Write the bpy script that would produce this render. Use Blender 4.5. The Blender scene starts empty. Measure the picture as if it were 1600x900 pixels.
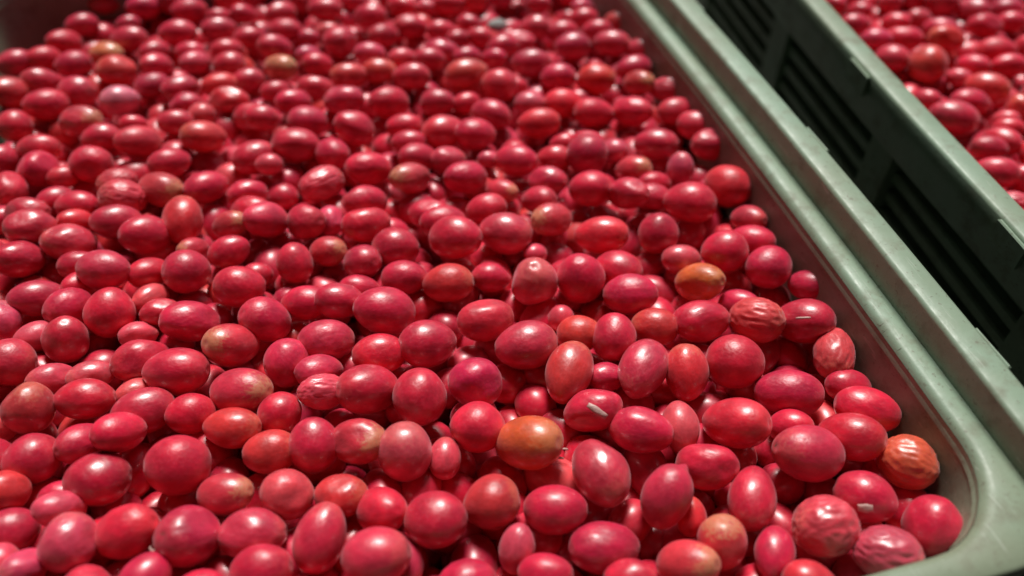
import bpy, math, random
import numpy as np
from mathutils import Matrix, Vector

random.seed(11)
rng = np.random.default_rng(11)
SC = bpy.context.scene
COL = SC.collection

# ------------------------------------------------------------------ camera, sky, sun, exposure
H = 0.33                      # camera height above the layer of fruit centres
Z0 = 0.262                    # height of that layer above the floor
FPX = 1330.0                  # focal length in pixels of a 1600 px wide picture
PITCH, ROLL = math.radians(46), math.radians(2)
FW = np.array([0, math.cos(PITCH), -math.sin(PITCH)])
R0 = np.array([1.0, 0, 0]); U0 = np.cross(R0, FW)
RT = math.cos(ROLL)*R0 + math.sin(ROLL)*U0
UP = -math.sin(ROLL)*R0 + math.cos(ROLL)*U0
CAM = np.array([0, 0, Z0 + H])

cd = bpy.data.cameras.new('camera'); cam = bpy.data.objects.new('camera', cd); COL.objects.link(cam)
cd.sensor_width = 36.0; cd.lens = FPX/1600*36; cd.clip_start = 0.01; cd.clip_end = 500
m = Matrix.Identity(4)
for i in range(3):
    m[i][0], m[i][1], m[i][2], m[i][3] = RT[i], UP[i], -FW[i], CAM[i]
cam.matrix_world = m
cd.dof.use_dof = True; cd.dof.focus_distance = 0.41; cd.dof.aperture_fstop = 3.4; cd.dof.aperture_blades = 0
SC.camera = cam

SUN_EL, SUN_AZ = math.radians(58), math.radians(-5)     # azimuth measured from +Y towards +X
w = bpy.data.worlds.new('World'); SC.world = w; w.use_nodes = True
nt = w.node_tree; bg = nt.nodes['Background']
sky = nt.nodes.new('ShaderNodeTexSky'); sky.sky_type = 'NISHITA'; sky.sun_disc = False
sky.sun_elevation = SUN_EL; sky.sun_rotation = SUN_AZ; sky.air_density = 1.0; sky.dust_density = 3.0; sky.ozone_density = 1.0
nt.links.new(sky.outputs[0], bg.inputs[0]); bg.inputs[1].default_value = 0.05
sd = bpy.data.lights.new('sun', 'SUN'); sun = bpy.data.objects.new('sun', sd); COL.objects.link(sun)
sd.energy = 4.8; sd.angle = math.radians(18); sd.color = (1.0, 0.97, 0.92)
tosun = Vector((math.sin(SUN_AZ)*math.cos(SUN_EL), math.cos(SUN_AZ)*math.cos(SUN_EL), math.sin(SUN_EL)))
sun.rotation_euler = tosun.to_track_quat('Z', 'Y').to_euler(); sun.location = (0, 0, 3)
SC.view_settings.view_transform = 'Standard'; SC.view_settings.look = 'None'
SC.view_settings.exposure = 0.0; SC.view_settings.gamma = 1.0; SC.view_settings.use_curve_mapping = False
SC.render.engine = 'CYCLES'
SC.cycles.max_bounces = 6; SC.cycles.diffuse_bounces = 4; SC.cycles.glossy_bounces = 3
SC.cycles.use_denoising = True

# ------------------------------------------------------------------ helpers
def ray(px, py):
    d = FW*FPX + RT*(px-800) + UP*(450-py)
    return d/np.linalg.norm(d)

def at(px, py, z):
    d = ray(px, py)
    return CAM + d*((z-CAM[2])/d[2])

def mesh(name, verts, faces, mat=None, smooth=True):
    me = bpy.data.meshes.new(name)
    me.from_pydata([tuple(map(float, v)) for v in verts], [], [tuple(f) for f in faces])
    me.validate(); me.update()
    if smooth:
        me.polygons.foreach_set('use_smooth', [True]*len(me.polygons))
    if mat: me.materials.append(mat)
    return me

def put(name, me, parent=None, label=None, cat=None, group=None, kind=None):
    o = bpy.data.objects.new(name, me); COL.objects.link(o)
    if parent: o.parent = parent
    if label: o['label'] = label
    if cat: o['category'] = cat
    if group: o['group'] = group
    if kind: o['kind'] = kind
    return o

class N:
    """small node-tree builder"""
    def __init__(s, name):
        s.m = bpy.data.materials.new(name); s.m.use_nodes = True
        s.t = s.m.node_tree; s.b = s.t.nodes['Principled BSDF']
    def n(s, t, **kw):
        x = s.t.nodes.new(t)
        for k, v in kw.items():
            if k.startswith('i_'): x.inputs[k[2:].replace('_', ' ')].default_value = v
            else: setattr(x, k, v)
        return x
    def l(s, a, b): s.t.links.new(a, b)
    def noise(s, vec, scale, detail=3, rough=0.5):
        x = s.n('ShaderNodeTexNoise'); x.inputs['Scale'].default_value = scale
        x.inputs['Detail'].default_value = detail; x.inputs['Roughness'].default_value = rough
        if vec: s.l(vec, x.inputs['Vector'])
        return x
    def ramp(s, fac, stops):
        x = s.n('ShaderNodeValToRGB'); e = x.color_ramp.elements
        while len(e) < len(stops): e.new(0.5)
        for k, (p, c) in enumerate(stops):
            e[k].position = p; e[k].color = c if len(c) == 4 else (*c, 1)
        s.l(fac, x.inputs[0]); return x
    def mix(s, fac, a, b, mode='MIX'):
        x = s.n('ShaderNodeMix', data_type='RGBA', blend_type=mode)
        for sock, v in ((x.inputs[0], fac), (x.inputs[6], a), (x.inputs[7], b)):
            if hasattr(v, 'links'): s.l(v, sock)
            else: sock.default_value = v if not isinstance(v, tuple) else (*v, 1)
        return x.outputs[2]
    def math(s, op, a, b=0.0):
        x = s.n('ShaderNodeMath', operation=op)
        for k, v in enumerate((a, b)):
            if hasattr(v, 'links'): s.l(v, x.inputs[k])
            else: x.inputs[k].default_value = v
        return x.outputs[0]

# ------------------------------------------------------------------ materials
def plastic():
    k = N('sage_plastic'); tc = k.n('ShaderNodeTexCoord'); v = tc.outputs['Object']
    a = k.noise(v, 9, 4, 0.6); b = k.noise(v, 70, 5, 0.65); c = k.noise(v, 420, 3, 0.6)
    col = k.ramp(a.outputs[0], [(0.30, (0.185, 0.21, 0.14)), (0.50, (0.205, 0.265, 0.185)), (0.72, (0.22, 0.32, 0.235))]).outputs[0]
    dirt = k.ramp(b.outputs[0], [(0.52, (0, 0, 0)), (0.72, (1, 1, 1))]).outputs[0]
    col = k.mix(k.math('MULTIPLY', dirt, 0.6), col, (0.125, 0.11, 0.07))
    spot = k.ramp(c.outputs[0], [(0.63, (0, 0, 0)), (0.70, (1, 1, 1))]).outputs[0]
    col = k.mix(k.math('MULTIPLY', spot, 0.5), col, (0.10, 0.075, 0.05))
    mp = k.n('ShaderNodeMapping'); mp.inputs['Scale'].default_value = (60, 900, 400); k.l(v, mp.inputs[0])
    sc = k.noise(mp.outputs[0], 1.0, 2, 0.5)
    scr = k.ramp(sc.outputs[0], [(0.66, (0, 0, 0)), (0.72, (1, 1, 1))]).outputs[0]
    col = k.mix(k.math('MULTIPLY', scr, 0.35), col, (0.42, 0.47, 0.40))
    mq = k.n('ShaderNodeMapping'); mq.inputs['Scale'].default_value = (620, 75, 200); k.l(v, mq.inputs[0])
    nick = k.ramp(k.noise(mq.outputs[0], 1.0, 3, 0.6).outputs[0], [(0.70, (0, 0, 0)), (0.74, (1, 1, 1))]).outputs[0]
    col = k.mix(k.math('MULTIPLY', nick, 0.7), col, (0.06, 0.045, 0.035))
    k.l(col, k.b.inputs['Base Color'])
    k.l(k.ramp(b.outputs[0], [(0.3, (0.38,)*3), (0.7, (0.62,)*3)]).outputs[0], k.b.inputs['Roughness'])
    bp = k.n('ShaderNodeBump'); bp.inputs['Strength'].default_value = 0.25; bp.inputs['Distance'].default_value = 0.0008
    k.l(k.math('ADD', b.outputs[0], k.math('MULTIPLY', c.outputs[0], 0.5)), bp.inputs['Height']); k.l(bp.outputs[0], k.b.inputs['Normal'])
    k.b.inputs['Specular IOR Level'].default_value = 0.45
    return k.m

def skin(name, stuff=False):
    k = N(name); tc = k.n('ShaderNodeTexCoord')
    if stuff:
        at_ = k.n('ShaderNodeAttribute', attribute_name='tint'); base = at_.outputs['Color']
        v = tc.outputs['Object']; sv = 130.0; amt = None
    else:
        oi = k.n('ShaderNodeObjectInfo'); base = oi.outputs['Color']; amt = oi.outputs['Alpha']
        off = k.n('ShaderNodeVectorMath', operation='SCALE'); off.inputs[0].default_value = (37, 11, 23); k.l(oi.outputs['Random'], off.inputs['Scale'])
        ad = k.n('ShaderNodeVectorMath', operation='ADD'); k.l(tc.outputs['Object'], ad.inputs[0]); k.l(off.outputs[0], ad.inputs[1])
        v = ad.outputs[0]; sv = 1.5
    n1 = k.noise(v, sv, 3, 0.6); n2 = k.noise(v, sv*5, 4, 0.65); n3 = k.noise(v, sv*18, 2, 0.6)
    hs = k.n('ShaderNodeHueSaturation'); k.l(base, hs.inputs['Color'])
    k.l(k.ramp(n1.outputs[0], [(0.3, (0.72,)*3), (0.7, (1.2,)*3)]).outputs[0], hs.inputs['Value'])
    col = hs.outputs[0]
    # paler waxy mottling
    col = k.mix(k.math('MULTIPLY', k.ramp(n2.outputs[0], [(0.5, (0, 0, 0)), (0.75, (1, 1, 1))]).outputs[0], 0.20), col, (0.74, 0.08, 0.12))
    spk = k.ramp(n3.outputs[0], [(0.66, (0, 0, 0)), (0.74, (1, 1, 1))]).outputs[0]
    col = k.mix(k.math('MULTIPLY', spk, 0.10), col, (0.55, 0.22, 0.14))
    if amt:
        sx = k.n('ShaderNodeSeparateXYZ'); k.l(tc.outputs['Object'], sx.inputs[0])
        e = k.math('ADD', sx.outputs[0], k.math('MULTIPLY', k.math('SUBTRACT', n2.outputs[0], 0.5), 1.3))
        e = k.math('ADD', e, k.math('MULTIPLY', k.math('SUBTRACT', n1.outputs[0], 0.5), 1.0))
        endm = k.ramp(e, [(0.55, (0, 0, 0)), (0.9, (1, 1, 1))]).outputs[0]
        col = k.mix(k.math('MULTIPLY', endm, amt), col, (0.52, 0.30, 0.14))
    k.l(col, k.b.inputs['Base Color'])
    k.l(k.ramp(n2.outputs[0], [(0.3, (0.34,)*3), (0.7, (0.50,)*3)]).outputs[0], k.b.inputs['Roughness'])
    k.b.inputs['Specular IOR Level'].default_value = 0.6
    k.l(k.ramp(k.math('FRACT', k.math('MULTIPLY', oi.outputs['Random'], 7.31)) if not stuff else n1.outputs[0], [(0.0, (0.0,)*3), (1.0, (0.85,)*3)]).outputs[0], k.b.inputs['Coat Weight']); k.b.inputs['Coat Roughness'].default_value = 0.24
    k.b.inputs['Subsurface Weight'].default_value = 0.3; k.b.inputs['Subsurface Scale'].default_value = 0.004; k.b.inputs['Subsurface Radius'].default_value = (1.0, 0.12, 0.15)
    k.b.inputs['Sheen Weight'].default_value = 0.18; k.b.inputs['Sheen Roughness'].default_value = 0.45
    k.b.inputs['Sheen Tint'].default_value = (1.0, 0.75, 0.8, 1)
    bp = k.n('ShaderNodeBump'); bp.inputs['Strength'].default_value = 0.07; bp.inputs['Distance'].default_value = 0.0007 if stuff else 0.06
    k.l(k.math('ADD', n1.outputs[0], k.math('MULTIPLY', n2.outputs[0], 0.18)), bp.inputs['Height']); k.l(bp.outputs[0], k.b.inputs['Normal'])
    return k.m

def plain(name, ca, cb, scale, rough):
    k = N(name); tc = k.n('ShaderNodeTexCoord'); a = k.noise(tc.outputs['Object'], scale, 5, 0.6)
    k.l(k.ramp(a.outputs[0], [(0.3, ca), (0.7, cb)]).outputs[0], k.b.inputs['Base Color'])
    k.b.inputs['Roughness'].default_value = rough
    bp = k.n('ShaderNodeBump'); bp.inputs['Strength'].default_value = 0.3; bp.inputs['Distance'].default_value = 0.002
    k.l(a.outputs[0], bp.inputs['Height']); k.l(bp.outputs[0], k.b.inputs['Normal'])
    return k.m

M_PL = plastic(); M_SK = skin('fruit_skin'); M_ST = skin('fruit_skin_massed', True)
M_FL = plain('concrete', (0.045, 0.045, 0.042), (0.085, 0.083, 0.075), 14, 0.9)
M_WD = plain('sky_blocker_dark', (0.035, 0.028, 0.02), (0.07, 0.055, 0.04), 5, 0.8)  # for the added, unseen roof and walls that block the sky
M_SCAR = plain('dried_stem_scar', (0.10, 0.06, 0.035), (0.26, 0.17, 0.10), 6, 0.85)
M_FLAKE = plain('pale_bits', (0.42, 0.24, 0.22), (0.60, 0.40, 0.36), 300, 0.5)  # pale pinkish tone of the thin bits laid on the fruit
M_PEB = plain('grey_stone', (0.20, 0.21, 0.20), (0.36, 0.37, 0.36), 300, 0.8)

# ------------------------------------------------------------------ the floor
put('ground', mesh('ground', [(-20, -20, 0), (20, -20, 0), (20, 20, 0), (-20, 20, 0)], [(0, 1, 2, 3)], M_FL), kind='structure')

# added out of view: dark roof and walls that keep sky light off the crates
def slab(x0, x1, y0, y1, z0, z1): return [(x, y, z) for z in (z0, z1) for x, y in ((x0, y0), (x1, y0), (x1, y1), (x0, y1))], [(3, 2, 1, 0), (4, 5, 6, 7), (0, 1, 5, 4), (1, 2, 6, 5), (2, 3, 7, 6), (3, 0, 4, 7)]
for nm, bx in (('sky_blocker_roof', (-0.9, 3.5, -3.0, 1.0, 2.2, 2.26)), ('sky_blocker_back', (-0.9, 3.5, -3.08, -3.0, 0, 2.2)), ('sky_blocker_left', (-0.98, -0.9, -3.08, 6.0, 0, 3.4)), ('sky_blocker_right', (3.5, 3.58, -3.08, 1.0, 0, 2.26))):
    put(nm, mesh(nm, *slab(*bx), M_WD, False), kind='structure')

# ------------------------------------------------------------------ crates
ZL = Z0 + 0.027               # top of the stacking ledge
LEDGE, STEP, LIPW = 0.0135, 0.0172, 0.0155
CL, CW, CR = 0.575, 0.448, 0.043
BULGE = 0.006
NS, NC = 18, 10

def rr(off, rad, bul=1.0):
    """rounded rectangle through (0,0)-(CL,CW) grown by off, long sides bowed outwards"""
    x0, x1, y0, y1 = -off, CL+off, -off, CW+off
    pts = []
    cs = [((x1-rad, y0+rad), -90), ((x1-rad, y1-rad), 0), ((x0+rad, y1-rad), 90), ((x0+rad, y0+rad), 180)]
    for q in range(4):
        (cx, cy), a0 = cs[q]
        for j in range(NC+1):
            a = math.radians(a0 + 90*j/NC); pts.append((cx+rad*math.cos(a), cy+rad*math.sin(a)))
        (nx, ny), a1 = cs[(q+1) % 4]
        ex, ey = pts[-1]; b = math.radians(a1); sx, sy = nx+rad*math.cos(b), ny+rad*math.sin(b)
        for j in range(1, NS):
            t = j/NS; pts.append((ex+(sx-ex)*t, ey+(sy-ey)*t))
    out = []
    for x, y in pts:
        s = BULGE*bul*math.sin(math.pi*min(max(x/CL, 0), 1))
        f = (y-CW/2)/(CW/2); out.append((x, y + s*max(-1, min(1, f))))
    return out

def loft(rings, close=True):
    vs, fs = [], []; n = len(rings[0])
    for r in rings: vs += r
    for k in range(len(rings)-1):
        for j in range(n):
            if not close and j == n-1: continue
            a = k*n+j; b = k*n+(j+1) % n
            fs.append((a, b, b+n, a+n))
    return vs, fs

def ring(off, rad, z, bul=1.0): return [(x, y, z) for x, y in rr(off, rad, bul)]

def sweep_profile(xs, prof, yfun):
    """profile (dy,z) list swept along x; closed solid"""
    rings = [[(x, yfun(x)+dy, z) for dy, z in prof(x)] for x in xs]
    vs, fs = loft([list(r) for r in rings])
    n = len(rings[0]); fs.append(tuple(range(n-1, -1, -1))); k = (len(rings)-1)*n; fs.append(tuple(range(k, k+n)))
    return vs, fs

def box(x0, x1, y0, y1, z0, z1, b=0.0012):
    vs = []; fs = []
    for z, i in ((z0, b), (z0+b, 0), (z1-b, 0), (z1, b)):
        vs += [(x0+i, y0+i, z), (x1-i, y0+i, z), (x1-i, y1-i, z), (x0+i, y1-i, z)]
    for k in range(3):
        for j in range(4): fs.append((k*4+j, k*4+(j+1) % 4, k*4+4+(j+1) % 4, k*4+4+j))
    fs += [(3, 2, 1, 0), (12, 13, 14, 15)]
    return vs, fs

def make_crate(label, loc, rotz):
    root = put('plastic_crate', None, label=label, cat='crate', group='sage green plastic crates')
    root.empty_display_size = 0.05; root.location = loc; root.rotation_euler = (0, 0, rotz)
    # body shell: floor, inner wall, outer wall
    zf = 0.012; RO = CR-0.006
    inner = [ring(-0.012, CR, zf, 1.0), ring(-0.0035, CR, ZL-0.05), ring(-0.001, CR, ZL-0.0035), ]
    vs, fs = loft(inner); n = len(inner[0]); fs.append(tuple(range(n-1, -1, -1)))
    put('inner_wall', mesh('inner_wall', vs, fs, M_PL), root)
    outer = [ring(-0.009, CR, 0.0, 1.0), ring(-0.0005, CR, ZL-0.05), ring(0.0025, CR, ZL-0.012)]
    vs, fs = loft(outer); put('outer_wall', mesh('outer_wall', vs, fs, M_PL), root)
    # stacking ledge: rounded inner edge, squarer outer edge
    RQ = 0.03
    led = [ring(-0.0016, CR, ZL-0.009), ring(-0.0005, CR, ZL-0.0024), ring(0.0014, CR, ZL-0.0006), ring(0.003, CR, ZL), ring(LEDGE-0.0016, RQ, ZL), ring(LEDGE-0.0004, RQ, ZL-0.0008),
           ring(LEDGE, RQ, ZL-0.002), ring(LEDGE, RQ, ZL-0.013), ring(0.003, CR, ZL-0.013)]
    vs, fs = loft(led); put('ledge', mesh('ledge', vs, fs, M_PL), root)
    # raised lips along both long sides
    xs = [-LEDGE+0.0+ (CL+2*LEDGE)*t/40 for t in range(41)]
    for side in (0, 1):
        s = -1 if side == 0 else 1
        yf = lambda x: (0 if side == 0 else CW) + s*(LEDGE-0.0045 + BULGE*math.sin(math.pi*min(max(x/CL, 0), 1)))
        def prof(x):
            e = min(1.0, max(0.0, (min(x+LEDGE, CL+LEDGE-x)))/0.025); e = 0.35+0.65*math.sin(e*math.pi/2)
            zt = ZL + STEP*e; b = 0.0022; W = LIPW+0.003
            P = [(0.0, ZL-0.016), (0.0025, ZL+0.001), (0.003, zt-b), (0.003+b*0.3, zt-b*0.3), (0.003+b, zt), (W-b, zt), (W-b*0.3, zt-b*0.3), (W, zt-b),
                 (W, ZL-0.008), (W-0.003, ZL-0.008), (W-0.003, ZL-0.016)]
            return [(s*p, z) for p, z in P]
        vs, fs = sweep_profile(xs, prof, yf)
        put('raised_lip', mesh('raised_lip', vs, fs, M_PL), root)
        for tx in (0.075, 0.235, 0.40, 0.53):
            y = yf(tx)+s*(LIPW+0.0031); y0, y1 = sorted((y, y+s*0.0022))
            put('rim_tab', mesh('rim_tab', *box(tx-0.012, tx+0.012, y0, y1, ZL+0.001, ZL+STEP-0.0015, 0.0007), M_PL, False), root)
        # outer face: upright ribs with slats between them
        yw = (0 if side == 0 else CW)
        for k in range(4):
            rx = 0.045 + (CL-0.09)*k/3
            bb = s*BULGE*math.sin(math.pi*rx/CL); y0, y1 = sorted((yw-s*0.001+bb, yw+s*0.0128+bb))
            put('rib', mesh('rib', *box(rx-0.013, rx+0.013, y0, y1, 0.004, ZL-0.0165), M_PL, False), root)
            if k < 3:
                nx = 0.045 + (CL-0.09)*(k+1)/3
                bm_ = s*BULGE*math.sin(math.pi*(rx+nx)/2/CL)
                for q in range(17):
                    zc = 0.018 + q*0.0152
                    y0, y1 = sorted((yw-s*0.0004+bm_, yw+s*0.0085+bm_))
                    put('slat', mesh('slat', *box(rx+0.0132, nx-0.0132, y0, y1, zc-0.0042, zc+0.0042), M_PL, False), root)
    return root

TH = math.radians(107.2)
UD = np.array([math.cos(TH), math.sin(TH)]); VD = np.array([-math.sin(TH), math.cos(TH)])   # along the long side / across it
NR = at(1612, 826, ZL)[:2]
make_crate('sage green plastic crate filling most of the view, heaped with red fruit', (NR[0], NR[1], 0), TH)
TH2 = math.radians(102.5)
U2 = np.array([math.cos(TH2), math.sin(TH2)]); V2 = np.array([-math.sin(TH2), math.cos(TH2)])
# the neighbour stands beyond a dark gap: its near lip passes through the pixel (1450, 185)
P2 = at(1452, 200, ZL+STEP)[:2]
NR2 = P2 - V2*(CW+LEDGE+LIPW*0.5+BULGE) - U2*0.165
make_crate('second sage green crate standing beyond the dark gap, holding more red fruit', (NR2[0], NR2[1], 0), TH2)

# ------------------------------------------------------------------ fruit
# x y half-width half-height tilt look, in pixels of the 1600 x 900 photograph
MAIN = """50 718 42 37 20 r
128 692 46 28 18 r
152 750 49 42 10 d
278 725 54 50 0 r
352 772 37 28 5 s
8 768 30 27 -10 o
92 794 42 24 0 p
97 776 26 18 10 r
15 830 38 30 10 r
108 848 44 42 0 p
198 832 46 38 25 r
292 838 52 48 0 r
40 890 34 22 15 p
0 876 20 18 0 p
395 834 50 38 10 m
407 890 44 36 10 r
422 706 38 30 10 o
490 695 42 42 0 r
560 690 46 34 0 s
634 706 46 46 0 p
695 716 20 22 0 p
448 773 38 34 -10 p
533 775 36 29 0 o
598 798 36 32 0 r
682 812 50 44 0 r
768 785 44 40 10 o
500 840 42 52 70 m
588 870 54 46 5 m
637 880 20 32 90 m
728 908 40 28 5 r
808 858 26 38 80 p
826 692 58 46 0 O
940 738 50 56 -60 m
868 797 48 37 5 r
945 856 56 40 0 r
1040 775 42 60 70 m
1080 808 17 19 0 m
1105 730 46 34 -5 r
1175 778 38 46 85 r
1128 848 36 36 0 s
1076 882 52 36 10 s
852 896 42 26 0 r
985 904 40 24 0 r
1262 708 58 48 -10 m
1418 722 46 42 -20 w
1352 776 46 38 -30 r
1290 822 54 50 0 w
1458 822 48 46 0 r
1386 866 52 44 -10 w
1210 864 28 36 80 r
57 466 52 30 12 r
107 479 35 27 25 r
171 488 42 40 0 r
235 466 26 17 25 p
250 488 25 16 15 r
297 502 52 34 5 r
4 502 25 27 0 p
55 526 30 19 20 p
103 530 35 34 0 r
216 523 22 15 10 p
14 566 40 36 0 m
362 540 54 36 -5 s
220 564 44 34 10 r
275 581 52 40 5 r
80 593 36 22 15 p
142 586 38 20 15 p
45 637 40 38 20 o
132 624 42 30 12 r
215 611 34 16 15 p
224 643 48 36 22 r
298 647 34 28 10 r
378 612 48 38 5 s
362 669 52 32 5 o
8 662 22 19 0 p
186 676 40 28 15 r
416 500 42 35 -10 r
478 473 42 26 8 r
600 486 54 42 -5 r
530 470 36 26 0 r
510 533 44 34 -5 m
592 553 40 30 -5 r
668 537 48 40 8 r
758 502 46 33 0 m
448 566 38 36 0 m
822 540 54 42 0 m
498 581 36 24 5 m
505 612 34 24 5 p
575 607 52 42 5 r
655 621 48 46 0 r
742 597 44 40 0 r
436 646 32 29 25 r
746 668 44 40 10 r
835 441 42 40 0 p
985 461 44 32 0 r
877 498 15 14 0 p
905 522 32 26 0 o
960 527 36 36 0 r
1023 511 34 27 0 o
1095 502 46 34 5 r
1155 475 26 18 0 r
1182 500 46 38 -15 w
888 582 42 54 70 o
947 588 22 16 0 r
1004 576 42 50 60 m
1073 582 36 42 0 o
1148 565 50 46 -15 r
926 640 52 34 15 r
1002 672 50 36 -5 r
1062 666 28 32 90 p
1150 661 62 43 -5 b
1258 502 48 37 -5 r
1303 552 32 36 0 w
1232 614 58 40 -5 r
1325 603 28 21 0 r
1355 641 50 36 -15 r
1330 682 52 38 -10 r
1236 667 28 22 0 r
1264 446 28 20 -5 r
60 232 40 22 8 r
4 250 24 21 0 r
58 266 32 29 0 r
98 277 20 13 10 o
143 257 34 29 10 r
215 222 38 26 0 m
265 255 34 22 5 r
15 298 26 25 0 r
183 285 30 19 12 w
192 310 38 31 0 w
251 296 34 26 -15 s
322 293 34 24 20 r
386 302 30 20 5 r
87 313 24 17 10 r
120 322 32 22 5 r
42 333 34 23 8 r
50 357 42 30 0 r
3 344 26 19 8 r
118 346 30 17 5 b
182 347 42 28 0 r
226 367 40 32 0 r
285 344 34 37 0 o
108 380 42 30 -5 m
360 351 30 19 15 s
392 332 34 24 10 r
30 405 36 28 0 r
302 390 26 15 5 s
358 393 30 22 25 r
162 422 40 32 0 m
122 413 26 17 10 r
292 424 38 35 0 r
232 426 30 20 15 r
374 448 40 32 5 r
124 443 30 15 10 r
398 246 36 26 12 r
420 257 16 12 0 p
518 240 26 22 -20 r
576 263 48 29 5 r
652 246 34 22 -5 r
700 251 26 19 0 m
502 287 38 27 20 w
640 279 34 24 0 s
728 277 46 28 10 r
570 314 48 27 0 r
806 251 34 24 -5 r
765 249 16 9 0 p
785 299 26 16 -5 s
415 344 36 28 -5 m
478 347 30 26 0 r
515 346 18 17 0 p
572 352 42 28 8 r
670 334 30 20 0 r
692 348 36 26 -5 r
760 327 30 22 15 r
712 371 46 38 5 r
790 365 46 36 -5 m
512 393 24 19 5 s
460 411 28 28 -5 r
566 410 28 24 5 r
618 387 38 32 0 d
632 434 34 25 0 r
700 442 40 30 5 o
768 433 26 19 0 r
562 452 34 20 0 r
402 430 18 14 0 r
867 247 24 17 0 r
918 243 38 36 0 d
960 236 18 15 0 p
990 264 38 21 0 s
1063 267 20 24 80 p
856 282 38 22 0 r
922 295 34 28 0 r
842 312 36 20 5 r
982 302 34 24 0 r
1022 285 28 14 -5 r
1018 308 26 18 -10 m
1078 316 46 36 -8 r
1137 291 42 36 -20 b
862 342 36 24 0 s
940 363 58 28 0 b
1028 365 34 32 0 d
1170 343 28 19 0 m
1174 374 46 22 -8 r
1132 392 38 34 0 r
1064 406 26 20 -10 p
1200 418 38 34 -5 r
908 434 44 42 -10 r
966 422 38 30 -15 r
1094 441 44 31 0 O
836 397 12 10 0 p
165 2 30 20 0 d
225 8 36 16 5 r
296 17 34 21 8 r
128 39 26 17 15 r
200 38 18 11 20 r
100 66 30 19 -5 r
202 59 38 18 8 r
277 50 40 21 0 r
342 26 20 11 0 r
342 46 30 19 5 r
380 22 24 14 -5 r
166 81 36 15 3 y
242 81 22 15 8 r
24 99 28 20 8 r
68 92 26 18 5 r
115 102 28 21 8 r
182 110 32 25 0 o
245 102 30 19 5 r
297 82 24 15 0 r
305 98 24 16 0 p
355 78 32 17 -3 r
358 102 24 19 15 r
388 58 28 15 8 r
65 127 38 22 -3 r
121 144 28 23 -15 m
14 145 34 26 0 o
72 164 36 26 0 r
188 157 30 22 8 P
238 134 28 18 5 r
281 138 30 20 5 r
290 162 28 16 8 r
345 134 30 20 0 o
386 127 26 18 5 r
360 154 38 18 0 b
315 180 18 15 15 p
275 192 26 18 0 r
318 214 40 26 0 o
127 190 36 25 5 s
22 197 26 23 8 r
158 215 28 20 5 r
392 184 26 21 -5 r
208 194 18 11 0 d
438 19 34 17 10 r
508 12 36 17 0 r
550 2 20 13 0 r
578 25 30 19 5 r
628 8 30 15 0 r
665 13 14 11 0 p
702 6 30 19 0 r
446 46 34 17 5 r
512 47 22 10 5 p
482 59 16 10 0 r
532 66 30 26 0 r
430 72 34 18 -8 r
600 56 32 19 5 d
642 42 30 19 -8 r
690 48 28 16 -5 r
732 36 18 11 -8 r
748 57 24 13 -5 r
715 60 20 11 5 r
787 72 24 17 5 r
438 104 34 18 0 y
496 100 28 16 -10 r
482 84 22 10 0 p
578 84 26 16 -5 p
688 76 36 16 -3 r
628 91 24 14 0 p
672 92 28 16 -3 r
730 87 24 12 5 r
772 90 18 11 0 r
546 119 30 20 0 o
592 108 34 16 0 o
643 118 38 21 0 r
728 115 36 25 5 o
780 132 30 25 -8 m
430 143 22 14 5 r
492 136 34 18 0 r
458 158 36 20 0 r
538 157 38 24 5 m
608 160 34 27 0 d
684 160 26 20 5 r
728 161 24 14 8 r
768 178 38 24 -12 r
408 184 24 18 -10 r
480 190 32 25 0 r
553 200 34 27 -20 r
632 198 28 18 3 r
694 207 38 29 5 r
742 210 34 26 -10 r
462 226 40 29 5 d
638 222 32 17 0 r
842 3 26 12 0 r
910 11 14 10 0 p
912 29 24 15 0 r
965 34 20 14 0 w
836 44 26 19 5 r
878 50 26 17 0 r
932 48 26 16 0 r
812 66 28 17 0 r
895 72 30 22 0 r
956 68 32 21 0 m
1002 78 24 18 0 m
830 94 44 19 3 r
990 104 38 18 0 r
872 120 28 20 0 r
932 124 32 25 0 o
998 130 28 18 0 s
1043 140 26 18 0 w
805 135 16 11 0 r
828 162 22 16 0 p
880 162 30 22 0 b
928 176 34 23 -8 r
988 174 34 24 0 r
1058 172 40 20 8 r
842 193 36 24 3 b
1090 196 32 22 -3 m
916 225 30 20 0 r
880 224 20 12 5 r
1025 225 38 25 -5 r
1112 226 42 27 -3 r"""
SECOND = """1302 6 20 14 -10 r
1343 17 20 12 0 r
1336 38 28 16 -10 r
1400 35 26 14 0 r
1436 28 24 12 -10 w
1520 16 30 19 0 r
1573 15 26 17 0 r
1538 41 36 21 0 r
1580 34 26 15 0 r
1370 62 26 16 -8 m
1412 60 28 19 0 r
1470 45 36 17 -8 r
1478 61 36 22 -10 o
1556 79 40 23 0 r
1394 92 26 21 -5 r
1450 102 36 34 -10 G
1520 102 30 16 -10 r
1576 102 30 18 -5 r
1498 119 20 9 -5 p
1543 137 36 24 -10 o
1446 156 22 14 -10 r
1515 160 40 23 -5 r
1490 184 42 30 -10 r
1594 172 20 20 0 o
1572 186 18 10 0 p
1575 200 26 14 0 r
1566 221 34 22 -5 r
1555 265 44 20 -8 r
1597 280 18 17 0 r
1582 318 22 15 -10 w
1600 346 14 13 0 r
1545 232 30 18 -5 d"""
CRATES = [(NR, UD, VD), (NR2, U2, V2)]

def load(t, c):
    out = []
    for l in t.strip().split('\n'):
        a = l.split(); out.append((float(a[0]), float(a[1]), float(a[2]), float(a[3]), float(a[4]), a[5], c))
    return out
ANN = load(MAIN, 0) + load(SECOND, 1)

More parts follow.
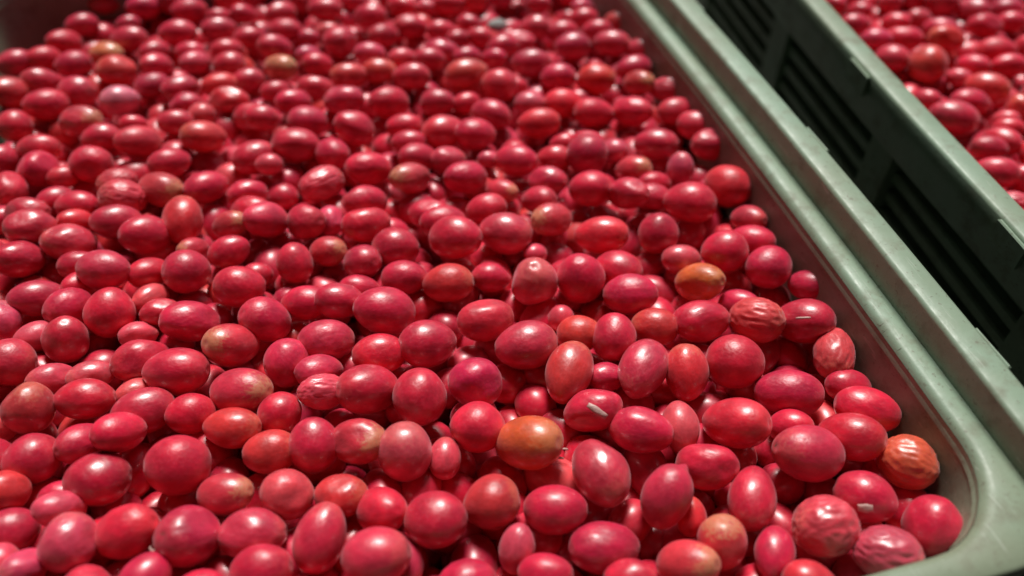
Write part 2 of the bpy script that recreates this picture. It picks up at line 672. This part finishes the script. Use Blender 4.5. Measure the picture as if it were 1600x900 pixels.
F = []
for (x, y, hw, hh, ang, look, c) in ANN:
    hw = max(hw-2.5, hw*0.9)
    if hh > hw and abs(ang) >= 45: A, B = hh, hw
    else:
        A, B = max(hw, hh), min(hw, hh)
        if hh > hw: ang = 90
    mean = 33.0+0.0275*(y-450)
    q_ = (math.sqrt(A*max(B, 0.7*A))/mean)
    sc_ = q_**-0.45; A *= sc_; B *= sc_
    nb = max(B, 0.63*A)
    if abs(ang) < 45: y = y + (nb-B)*0.8            # keep the lit upper outline, grow downwards
    F.append(dict(px=x, py=y, A=A, B=nb, ang=math.radians(ang), look=look, c=c, area=A*nb))
    F[-1]['A'] *= 1.08 if A/nb > 1.1 else 1.06; F[-1]['B'] *= 1.03 if A/nb > 1.1 else 1.03

n = len(F)
DIR = np.array([ray(f['px'], f['py']) for f in F])
DEP = DIR @ FW
Bp = np.array([f['B'] for f in F]); Ap = np.array([f['A'] for f in F])
RM = 0.0104; RF = 0.0112
# distance along the ray: on the layer of centres, big-looking ones a little higher, small ones lower
t = (Z0-CAM[2])/DIR[:, 2]
rr0 = np.sqrt(Ap*Bp)/FPX*t*DEP
lift = np.clip((rr0-RM)*1.0, -0.006, 0.005)
t = (Z0+lift-CAM[2])/DIR[:, 2]
tgt = t.copy()
cr = np.array([f['c'] for f in F])
for it in range(160):
    P = CAM + DIR*t[:, None]
    R = np.sqrt(Ap*Bp)/FPX*t*DEP*0.97
    d = P[:, None]-P[None]; L = np.sqrt((d**2).sum(-1))+1e-9
    ov = (R[:, None]+R[None])*0.88-L; np.fill_diagonal(ov, 0); ov = np.maximum(ov, 0)
    push = (d/L[..., None]*ov[..., None]).sum(1)*0.5
    t = t + (push*DIR).sum(1)*0.8
    # a fruit that is nearer to the camera on overlapping rays goes on top: the one lower in the picture
    t = t*0.97 + tgt*0.03
    z = CAM[2]+DIR[:, 2]*t
    z = np.clip(z, Z0-0.016, Z0+0.010); t = (z-CAM[2])/DIR[:, 2]
P = CAM + DIR*t[:, None]

def unit_icosphere(sub):
    import bmesh
    bm = bmesh.new(); bmesh.ops.create_icosphere(bm, subdivisions=sub, radius=1.0)
    v = np.array([q.co[:] for q in bm.verts]); f = [tuple(q.index for q in p.verts) for p in bm.faces]; bm.free()
    return v, np.array(f)

def vnoise(p, k, seed):
    g = np.random.default_rng(seed); s = np.zeros(len(p))
    for _ in range(7):
        d = g.normal(size=3)*k; s += np.sin(p @ d + g.uniform(0, 6.28))
    return s/7

V4, F4 = unit_icosphere(5)
def shape(kind, seed):
    p = V4.copy(); g = np.random.default_rng(seed)
    x = p[:, 0]
    egg = g.uniform(-0.10, 0.10); sq = g.uniform(0.0, 0.06)
    rad = 1 + egg*x + sq*(1-x**2)
    q = p.copy(); q[:, 1] *= rad; q[:, 2] *= rad*g.uniform(0.94, 1.0)
    lo = vnoise(p, 1.7, seed+50); q *= (1+0.07*lo)[:, None]
    q *= (1+0.010*vnoise(p, 5, seed+80))[:, None]
    # navel at the +X pole, faint pucker at -X
    for sgn, dep in ((1, 0.05), (-1, 0.03)):
        a = np.arccos(np.clip(sgn*x, -1, 1)); q[:, 0] -= sgn*dep*np.exp(-(a/0.17)**2)
    if kind == 'wrinkled':
        w = vnoise(p*np.array([0.6, 1.6, 1.6]), 6.5, seed+7); w2 = vnoise(p*np.array([0.5, 1.5, 1.5]), 13, seed+9)
        q *= (1 - 0.055*np.abs(w)*1.6 - 0.03*np.abs(w2))[:, None]
        q *= (1+0.06*vnoise(p, 2.2, seed+3))[:, None]
    if kind == 'dented':
        for _ in range(2):
            d = g.normal(size=3); d /= np.linalg.norm(d); a = np.arccos(np.clip(p @ d, -1, 1))
            q -= d*(0.16*np.exp(-(a/0.5)**2))[:, None]
        q *= (1+0.015*vnoise(p, 9, seed+3))[:, None]
    if kind == 'nub':
        d = np.array([-0.75, -0.6, 0.3]); d /= np.linalg.norm(d); a = np.arccos(np.clip(p @ d, -1, 1))
        q += d*(0.30*np.exp(-(a/0.28)**2))[:, None]
        d = np.array([0.0, -1, 0.2]); d /= np.linalg.norm(d); a = np.arccos(np.clip(p @ d, -1, 1))
        q -= d*(0.18*np.exp(-(a/0.6)**2))[:, None]
    q -= (q.max(0)+q.min(0))/2; q /= (q.max(0)-q.min(0))/2
    return q

def fruit_mesh(kind, seed): return mesh('fruit', shape(kind, seed), F4.tolist(), M_SK)
MESHES = {'plain': [fruit_mesh('plain', 100+i) for i in range(9)], 'wrinkled': [fruit_mesh('wrinkled', 200+i) for i in range(6)],
          'dented': [fruit_mesh('dented', 300+i) for i in range(5)], 'nub': [fruit_mesh('nub', 400)]}

def scar_mesh():
    vs = [(0.0, 0, 0)]; fs = []
    prof = [(0.05, -0.01), (0.10, 0.006), (0.15, 0.0), (0.17, -0.05)]
    k = 12
    for r, h in prof:
        for j in range(k):
            a = 2*math.pi*j/k; q = r*(1+0.12*math.sin(3*a+1)+0.06*math.sin(5*a)); vs.append((h, q*math.cos(a), q*math.sin(a)))
    for j in range(k): fs.append((0, 1+j, 1+(j+1) % k))
    for i in range(3):
        for j in range(k): fs.append((1+i*k+j, 1+(i+1)*k+j, 1+(i+1)*k+(j+1) % k, 1+i*k+(j+1) % k))
    return mesh('stem_scar', vs, fs, M_SCAR)
SCAR = scar_mesh()

BASE = {'r': (0.58, 0.010, 0.045), 'd': (0.50, 0.007, 0.036), 'p': (0.66, 0.055, 0.095), 'P': (0.72, 0.17, 0.20), 'm': (0.58, 0.022, 0.058), 'o': (0.62, 0.027, 0.033),
        'O': (0.62, 0.085, 0.022), 's': (0.58, 0.026, 0.045), 'w': (0.60, 0.045, 0.070), 'y': (0.62, 0.19, 0.07), 'b': (0.68, 0.016, 0.036), 'G': (0.64, 0.045, 0.032)}
def tint(look):
    b = np.array(BASE[look]); j = rng.normal(0, 1, 3)
    c = b*np.exp(np.array([0.08, 0.16, 0.12])*j)
    return np.clip(c, 0.003, 0.75)

def frame(f, i):
    """axes of the ellipsoid: long axis in the picture direction, leaning towards or away from the camera"""
    scarred = f['look'] in 'sOy'
    ph = math.radians(38) if scarred else rng.normal(0, 0.35)
    ph = max(-0.6, min(0.7, ph))
    a = f['ang'] + rng.normal(0, 0.06)
    if f['A']/f['B'] < 1.12 and not scarred: ph = rng.uniform(-1.1, 1.1)
    sg = 1 if rng.random() < 0.6 else -1
    sg = SIDE.get((int(f['px0']), int(f['py0'])), sg)
    e = (RT*math.cos(a)+UP*math.sin(a))*sg
    back = -DIR[i]
    e = e - back*(e @ back); e /= np.linalg.norm(e)
    X = e*math.cos(ph)+back*math.sin(ph)
    Y = np.cross(back, e); Y /= np.linalg.norm(Y)
    Z = np.cross(X, Y)
    rot = rng.uniform(0, 6.28); Y, Z = Y*math.cos(rot)+Z*math.sin(rot), -Y*math.sin(rot)+Z*math.cos(rot)
    s = t[i]*DEP[i]/FPX
    b = f['B']*s; A = f['A']*s
    la = math.sqrt(max(A*A-(b*math.sin(ph))**2, 1e-8))/max(math.cos(ph), 0.4)
    la = min(max(la, 1.02*b), 1.42*b)
    return X, Y, Z, la, b
# which picture side the scarred end points to (1 right, -1 left)
SIDE = {(362, 540): -1, (378, 612): 1, (362, 669): 1, (1094, 441): 1, (352, 772): 1, (8, 768): 1, (127, 190): 1, (640, 279): -1, (251, 296): 1, (990, 264): 1, (785, 299): 1, (1076, 882): 1, (862, 342): -1}
for f, a in zip(F, ANN): f['px0'], f['py0'] = a[0], a[1]

order = sorted(range(n), key=lambda i: -F[i]['area'])
single = set(order[:300])

# --- words that single each fruit out
LAND = {  # (x, y): (look words that stand alone, short name used by its neighbours)
    (1458, 822): ('round plain red fruit tucked into the rounded corner of the near crate', 'rounded-corner fruit'),
    (1386, 866): ('wrinkled pinkish red fruit lying against the near rim, below the rounded corner', 'wrinkled rim fruit'),
    (1290, 822): ('large wrinkled fruit with brownish pink skin, near the rounded corner', 'large wrinkled brownish fruit'),
    (1418, 722): ('wrinkled half orange, half greyish pink fruit against the crate wall by the corner', 'half orange wrinkled fruit'),
    (1094, 441): ('bright orange oval fruit with a pale tan end, near the crate wall', 'tan-ended orange fruit'),
    (768, 785): ('smooth round orange fruit without blemish, in the near rows', 'smooth round orange fruit'),
    (826, 692): ('biggest orange fruit, blotchy with a pale scar, in the near rows', 'biggest blotchy orange fruit'),
    (1040, 775): ('tall bent pinkish fruit standing on end with a small nub', 'tall bent fruit'),
    (278, 725): ('very large smooth round red fruit in the near rows', 'very large round fruit'),
    (655, 621): ('plump glossy red fruit between a crumpled pale fruit and the biggest blotchy orange one', 'plump glossy fruit'),
    (362, 540): ('mottled red fruit with a large dull pale scar on one end', 'pale-scarred fruit'),
    (438, 104): ('flat tan-yellow fruit standing out among the far rows', 'tan-yellow fruit'),
    (166, 81): ('narrow yellow-orange fruit close to the far corner of the crate', 'yellow-orange corner fruit'),
    (285, 344): ('smooth upright orange-red fruit, roundest in the middle rows', 'upright orange-red fruit'),
    (888, 582): ('tall orange-red fruit standing on end, narrow at the top', 'tall orange-red fruit'),
    (1150, 661): ('longest smooth red fruit, lying level, in the near rows', 'longest level fruit'),
    (835, 441): ('large pale peach-pink fruit in the middle of the crate', 'pale peach-pink fruit'),
    (251, 296): ('red fruit with an ochre-yellow patch on its lower end', 'ochre-patched fruit'),
    (188, 157): ('very pale glossy pink fruit in the far rows', 'very pale pink fruit'),
    (918, 243): ('plump dark crimson fruit, darkest in its row', 'dark crimson fruit'),
    (1450, 102): ('largest orange-tinged glossy fruit inside the second crate', 'largest second-crate fruit'),
    (1137, 291): ('plump bright red fruit touching the long crate wall halfway up', 'plump wallside fruit'),
    (108, 848): ('big pale salmon-pink round fruit near the bottom of the view', 'big salmon-pink fruit'),
    (505, 612): ('crumpled pale pink fruit half hidden between smooth ones', 'crumpled pale fruit'),
    (192, 310): ('crumpled wrinkled fruit with whitish skin in the middle rows', 'crumpled whitish fruit'),
    (127, 190): ('red fruit with a greyish tan end in the far rows', 'grey-ended far fruit'),
    (728, 115): ('dull orange plump fruit in the far rows', 'dull orange far fruit'),
    (940, 363): ('very long narrow bright red fruit lying level in the middle rows', 'long narrow bright fruit'),
    (512, 393): ('small round tan-ended fruit in the middle of the crate', 'small tan-ended fruit'),
    (990, 264): ('narrow red fruit with one dull end, beside a plump dark crimson one', 'dull-ended narrow fruit'),
    (1303, 552): ('wrinkled upright fruit wedged against the long crate wall', 'wedged wrinkled fruit'),
    (318, 214): ('wide orange-red fruit in the far rows', 'wide orange-red fruit'),
    (932, 124): ('round orange-red fruit in the far rows near the long wall', 'orange-red wallside fruit'),
    (1175, 778): ('egg-shaped red fruit standing upright near the rounded corner', 'upright egg-shaped fruit'),
    (8, 768): ('orange fruit with a tan end, cut by the edge of the view', 'tan-ended edge fruit'),
    (500, 840): ('tall pinkish red fruit standing on end at the bottom of the view', 'tall pinkish fruit'),
    (1478, 61): ('orange-red fruit second in size inside the second crate', 'orange second-crate fruit'),
    (45, 637): ('orange-red tilted fruit with a dull end, by the view edge', 'tilted orange-red fruit'),
}
LOOK = {'r': 'red', 'd': 'dark crimson', 'p': 'pale pink', 'P': 'very pale pink', 'm': 'pinkish red', 'o': 'orange-red', 'O': 'orange', 's': 'scarred red', 'w': 'wrinkled', 'y': 'tan-yellow', 'b': 'bright red', 'G': 'glossy orange-red'}
def words(f):
    q = math.sqrt(f['A']*f['B'])/max(1, 33.0+0.027*(f['py0']-450))
    size = 'small ' if q < 0.86 else 'large ' if q > 1.2 else ''
    r = f['A']/f['B']
    shp = 'round' if r < 1.12 else 'long oval' if r > 1.3 else 'oval'
    if abs(f['ang']) > 0.7 and r >= 1.12: shp = 'upright oval'
    return f'{size}{LOOK[f["look"]]} {shp} fruit'
lk = {(int(f['px0']), int(f['py0'])): i for i, f in enumerate(F)}
LM = [(lk[k], v) for k, v in LAND.items()]
ORD = ['first', 'second', 'third', 'fourth', 'fifth', 'sixth', 'seventh', 'eighth', 'ninth', 'tenth', 'eleventh', 'twelfth']
LABEL = {i: v[0] for i, v in LM}
bins = {}
for i in sorted(single):
    if i in LABEL: continue
    f = F[i]
    best = None
    for j, v in LM:
        g = F[j]
        if g['c'] != f['c']: continue
        sc_ = 33+0.027*((f['py0']+g['py0'])/2-450)
        dx, dy = (f['px0']-g['px0'])/sc_, (f['py0']-g['py0'])/sc_*1.3
        dd = math.hypot(dx, dy)
        if best is None or dd < best[0]: best = (dd, j, dx, dy)
    dd, j, dx, dy = best
    k = int(round(math.degrees(math.atan2(-dy, dx))/45)) % 8
    bins.setdefault((j, k), []).append((dd, i))
WAY = ['to the right of', 'up and right from', 'straight above', 'up and left from', 'to the left of', 'down and left from', 'straight below', 'down and right from']
for (j, k), L in bins.items():
    L.sort()
    for q, (dd, i) in enumerate(L):
        o_ = 'nearest' if q == 0 else ORD[q]
        LABEL[i] = f'{words(F[i])}, {o_} {WAY[k]} the {LAND[(int(F[j]["px0"]), int(F[j]["py0"]))][1]}'

massed = []      # (centre, X, Y, Z, a, b, tint)
cents, rads = [], []
for i in range(n):
    f = F[i]
    X, Y, Z, la, b = frame(f, i)
    c = tint(f['look'])
    cents.append(P[i]); rads.append(math.sqrt(la*b))
    if i not in single:
        massed.append((P[i], X, Y, Z, la, b, c)); continue
    kind = 'wrinkled' if f['look'] == 'w' else 'dented' if f['look'] in 'p' and rng.random() < 0.6 else 'dented' if rng.random() < 0.25 else 'plain'
    if (int(f['px0']), int(f['py0'])) == (1040, 775): kind = 'nub'
    if (int(f['px0']), int(f['py0'])) == (505, 612): kind = 'wrinkled'
    me = MESHES[kind][rng.integers(len(MESHES[kind]))]
    o = put('red_fruit' if f['look'] not in 'oOyG' else 'orange_fruit', me, label=LABEL[i], cat='fruit', group='ripe fruit heaped in the crates')
    mw = Matrix.Identity(4)
    for r_ in range(3):
        mw[r_][0], mw[r_][1], mw[r_][2], mw[r_][3] = X[r_]*la, Y[r_]*b, Z[r_]*b, P[i][r_]
    o.matrix_world = mw
    amt = {'s': 0.55, 'O': 0.35, 'y': 0.7, 'o': 0.22, 'w': 0.18, 'm': 0.12, 'p': 0.15}.get(f['look'], 0.05)
    if (int(f['px0']), int(f['py0'])) == (1418, 722): c, amt = np.array((0.62, 0.09, 0.04)), 0.2
    o.color = (*c, amt)
    if f['look'] in 'sOy' or X @ -DIR[i] > 0.5:
        s = put('stem_scar', SCAR, o); xm = max(v.co.x for v in me.vertices if abs(v.co.y) < 0.1 and abs(v.co.z) < 0.1)
        s.location = (xm-0.02, 0, 0); s.rotation_euler = (rng.uniform(0, 6), 0, 0)

# --- the fruit one cannot pick apart: the layer below, the far rows and what lies outside the picture
cents = list(cents); rads = list(rads)
cell = 0.03; grid = {}
def addg(p, r):
    k = (int(p[0]//cell), int(p[1]//cell), int(p[2]//cell)); grid.setdefault(k, []).append((p, r))
def clash(p, r, q):
    k = (int(p[0]//cell), int(p[1]//cell), int(p[2]//cell))
    for a in (-1, 0, 1):
        for b in (-1, 0, 1):
            for c in (-1, 0, 1):
                for (o, s) in grid.get((k[0]+a, k[1]+b, k[2]+c), ()):
                    if (p[0]-o[0])**2+(p[1]-o[1])**2+(p[2]-o[2])**2 < ((r+s)*q)**2: return True
    return False
for p, r in zip(cents, rads): addg(p, r)

def in_view(p, margin):
    d = np.asarray(p)-CAM; z = d @ FW
    x = 800+FPX*(d @ RT)/z; y = 450-FPX*(d @ UP)/z
    return -margin < x < 1600+margin and -margin < y < 900+margin

def inside(u, v, r):
    x0, x1, y0, y1 = -0.004, CL+0.004, -BULGE*math.sin(math.pi*min(max(u/CL, 0), 1)), CW
    if u-r < x0 or u+r > x1 or v-r < y0 or v+r > y1: return False
    cr_ = CR
    for cx, cy in ((cr_, cr_), (CL-cr_, cr_), (cr_, CW-cr_), (CL-cr_, CW-cr_)):
        if (u < cr_ and cx == cr_ or u > CL-cr_ and cx != cr_) and (v < cr_ and cy == cr_ or v > CW-cr_ and cy != cr_):
            if math.hypot(u-cx, v-cy)+r > cr_+0.002: return False
    return True

for ci, (o0, ud, vd) in enumerate(CRATES):
    for zlo, zhi, q, tries, mode in ((-0.004, 0.004, 0.90, 9000, 'out'), (-0.020, -0.014, 0.76, 16000, 'any'), (-0.029, -0.022, 0.68, 14000, 'any'), (-0.040, -0.034, 0.62, 12000, 'any')):
        for _ in range(tries):
            u, v = rng.uniform(0, CL), rng.uniform(0, CW)
            r = RF*math.exp(rng.normal(0, 0.08))
            if not inside(u, v, r*0.9): continue
            p = np.array([*(o0+ud*u+vd*v), Z0+rng.uniform(zlo, zhi)])
            if mode == 'out' and in_view(p, -6 if ci == 0 else -4): continue
            if ci == 0 and zlo > -0.03 and (u-0.508)*0.06+(v-0.445)*0.077 > -0.0010: continue      # the heap sinks into the far corner
            if clash(p, r, q): continue
            addg(p, r)
            th = rng.uniform(0, 6.28); e = rng.normal(0, 0.4)
            X = np.array([math.cos(th)*math.cos(e), math.sin(th)*math.cos(e), math.sin(e)])
            Y = np.cross([0, 0, 1], X); Y /= np.linalg.norm(Y); Z = np.cross(X, Y)
            look = rng.choice(['r', 'd', 'm', 'p', 'o', 'b', 's'], p=[0.56, 0.14, 0.12, 0.05, 0.06, 0.05, 0.02])
            massed.append((p, X, Y, Z, r*rng.uniform(1.08, 1.38), r*0.93, tint(look)))

V2s, F2s = unit_icosphere(3)
VS = []; FS = []; TC = []
for k, (p, X, Y, Z, a, b, c) in enumerate(massed):
    x = V2s[:, 0]; q = V2s*(1+0.03*vnoise(V2s, 1.8, k))[:, None]; e = 1+rng.uniform(-0.1, 0.1)*x
    VS.append(p + np.outer(q[:, 0]*a, X) + np.outer(q[:, 1]*b*e, Y) + np.outer(q[:, 2]*b*e, Z))
    FS.append(F2s + k*len(V2s)); TC.append(np.tile(np.append(c, 1.0), (len(V2s), 1)))
VS = np.vstack(VS); FS = np.vstack(FS); TC = np.vstack(TC)
me = bpy.data.meshes.new('massed_fruit')
me.vertices.add(len(VS)); me.vertices.foreach_set('co', VS.astype(np.float32).ravel())
me.loops.add(len(FS)*3); me.loops.foreach_set('vertex_index', FS.astype(np.int32).ravel())
me.polygons.add(len(FS)); me.polygons.foreach_set('loop_start', np.arange(0, len(FS)*3, 3, dtype=np.int32))
me.update(calc_edges=True); me.polygons.foreach_set('use_smooth', np.ones(len(FS), dtype=bool))
ca = me.attributes.new('tint', 'FLOAT_COLOR', 'POINT'); ca.data.foreach_set('color', TC.astype(np.float32).ravel())
me.materials.append(M_ST)
put('massed_fruit', me, label='mass of small and half buried red fruit between and behind the others', cat='fruit', kind='stuff')
print('fruit', n, 'massed', len(massed), 'tris', len(FS))

# ------------------------------------------------------------------ bits lying among the fruit
def flake(name, px, py, z, sx, sy, rot, label, cat, mat, thick=0.0004, curl=0.35):
    vs, fs = [], []; nx, ny = 6, 4
    g = np.random.default_rng(int(px))
    for lay in (0, 1):
        for i in range(nx+1):
            for j in range(ny+1):
                u, v = i/nx*2-1, j/ny*2-1
                k_ = 1-0.25*abs(u)**2
                vs.append((u*sx, v*sy*k_*(1+0.1*math.sin(5*u+px)), curl*sx*(u*u*0.6+0.3*v*v)*(-1)+lay*thick))
    W = ny+1; o_ = (nx+1)*W
    for i in range(nx):
        for j in range(ny):
            a = i*W+j; fs += [(a, a+1, a+W+1, a+W), (o_+a, o_+a+W, o_+a+W+1, o_+a+1)]
    for i in range(nx):
        a = i*W; fs.append((a, a+W, o_+a+W, o_+a)); a = i*W+ny; fs.append((a, o_+a, o_+a+W, a+W))
    for j in range(ny):
        a = j; fs.append((a, o_+a, o_+a+1, a+1)); a = nx*W+j; fs.append((a, a+1, o_+a+1, o_+a))
    o = put(name, mesh(name, vs, fs, mat), label=label, cat=cat)
    return o

def on_fruit(o, px, py, rot, lift=0.0006):
    """lay a bit on the fruit that the picture point (px, py) shows"""
    d = ray(px, py); best = None
    for i in range(n):
        r = rads[i]; oc = CAM-P[i]; b_ = oc @ d; c_ = oc @ oc - r*r; D = b_*b_-c_
        if D > 0:
            tt = -b_-math.sqrt(D)
            if best is None or tt < best[0]: best = (tt, i)
    tt, i = best if best else ((Z0-CAM[2])/d[2], None)
    p = CAM+d*tt
    nrm = (p-P[i]) if i is not None else np.array([0, 0, 1.0]); nrm /= np.linalg.norm(nrm)
    e = RT*math.cos(rot)+UP*math.sin(rot); e = e-nrm*(e @ nrm); e /= np.linalg.norm(e); f_ = np.cross(nrm, e)
    p = p+nrm*lift
    mw = Matrix.Identity(4)
    for k in range(3): mw[k][0], mw[k][1], mw[k][2], mw[k][3] = e[k], f_[k], nrm[k], p[k]
    o.matrix_world = mw

o = flake('pale_flake', 933, 642, 0, 0.0052, 0.0016, 0, 'pale flake lying across a smooth red fruit in the near rows', 'flake', M_FLAKE); on_fruit(o, 933, 642, -0.6, 0.0012)
o = flake('pale_flake', 240, 858, 0, 0.0034, 0.0009, 0, 'thin pale sliver near the bottom of the view beside a salmon-pink fruit', 'flake', M_FLAKE); on_fruit(o, 240, 858, 0.2, 0.0012)
o = flake('pale_flake', 1352, 793, 0, 0.0030, 0.0018, 0, 'small whitish flake on the tilted fruit near the rounded corner', 'flake', M_FLAKE); on_fruit(o, 1352, 793, 0.1, 0.0010)
for (px, py, sx, sy, rot, lab) in ((878, 703, 0.0028, 0.0005, 0.08, 'upper of two thin pale slivers on the biggest blotchy orange fruit'),
                                  (872, 717, 0.0026, 0.0005, 0.08, 'lower of two thin pale slivers on the biggest blotchy orange fruit'),
                                  (1255, 497, 0.0036, 0.0006, 0.0, 'thin pale strip on the red fruit wedged against the long crate wall')):
    o = flake('pale_sliver', px, py, 0, sx, sy, 0, lab, 'flake', M_FLAKE); on_fruit(o, px, py, rot, 0.0009)  # narrow pale strips laid on single fruits
v0, f0 = unit_icosphere(3); v0 = v0*(1+0.16*vnoise(v0, 2.5, 3))[:, None]*np.array([0.0075, 0.006, 0.0045])
o = put('grey_pebble', mesh('grey_pebble', v0, f0.tolist(), M_PEB), label='small grey stone lying among the farthest rows of fruit', cat='stone'); on_fruit(o, 777, 43, 0, 0.002)
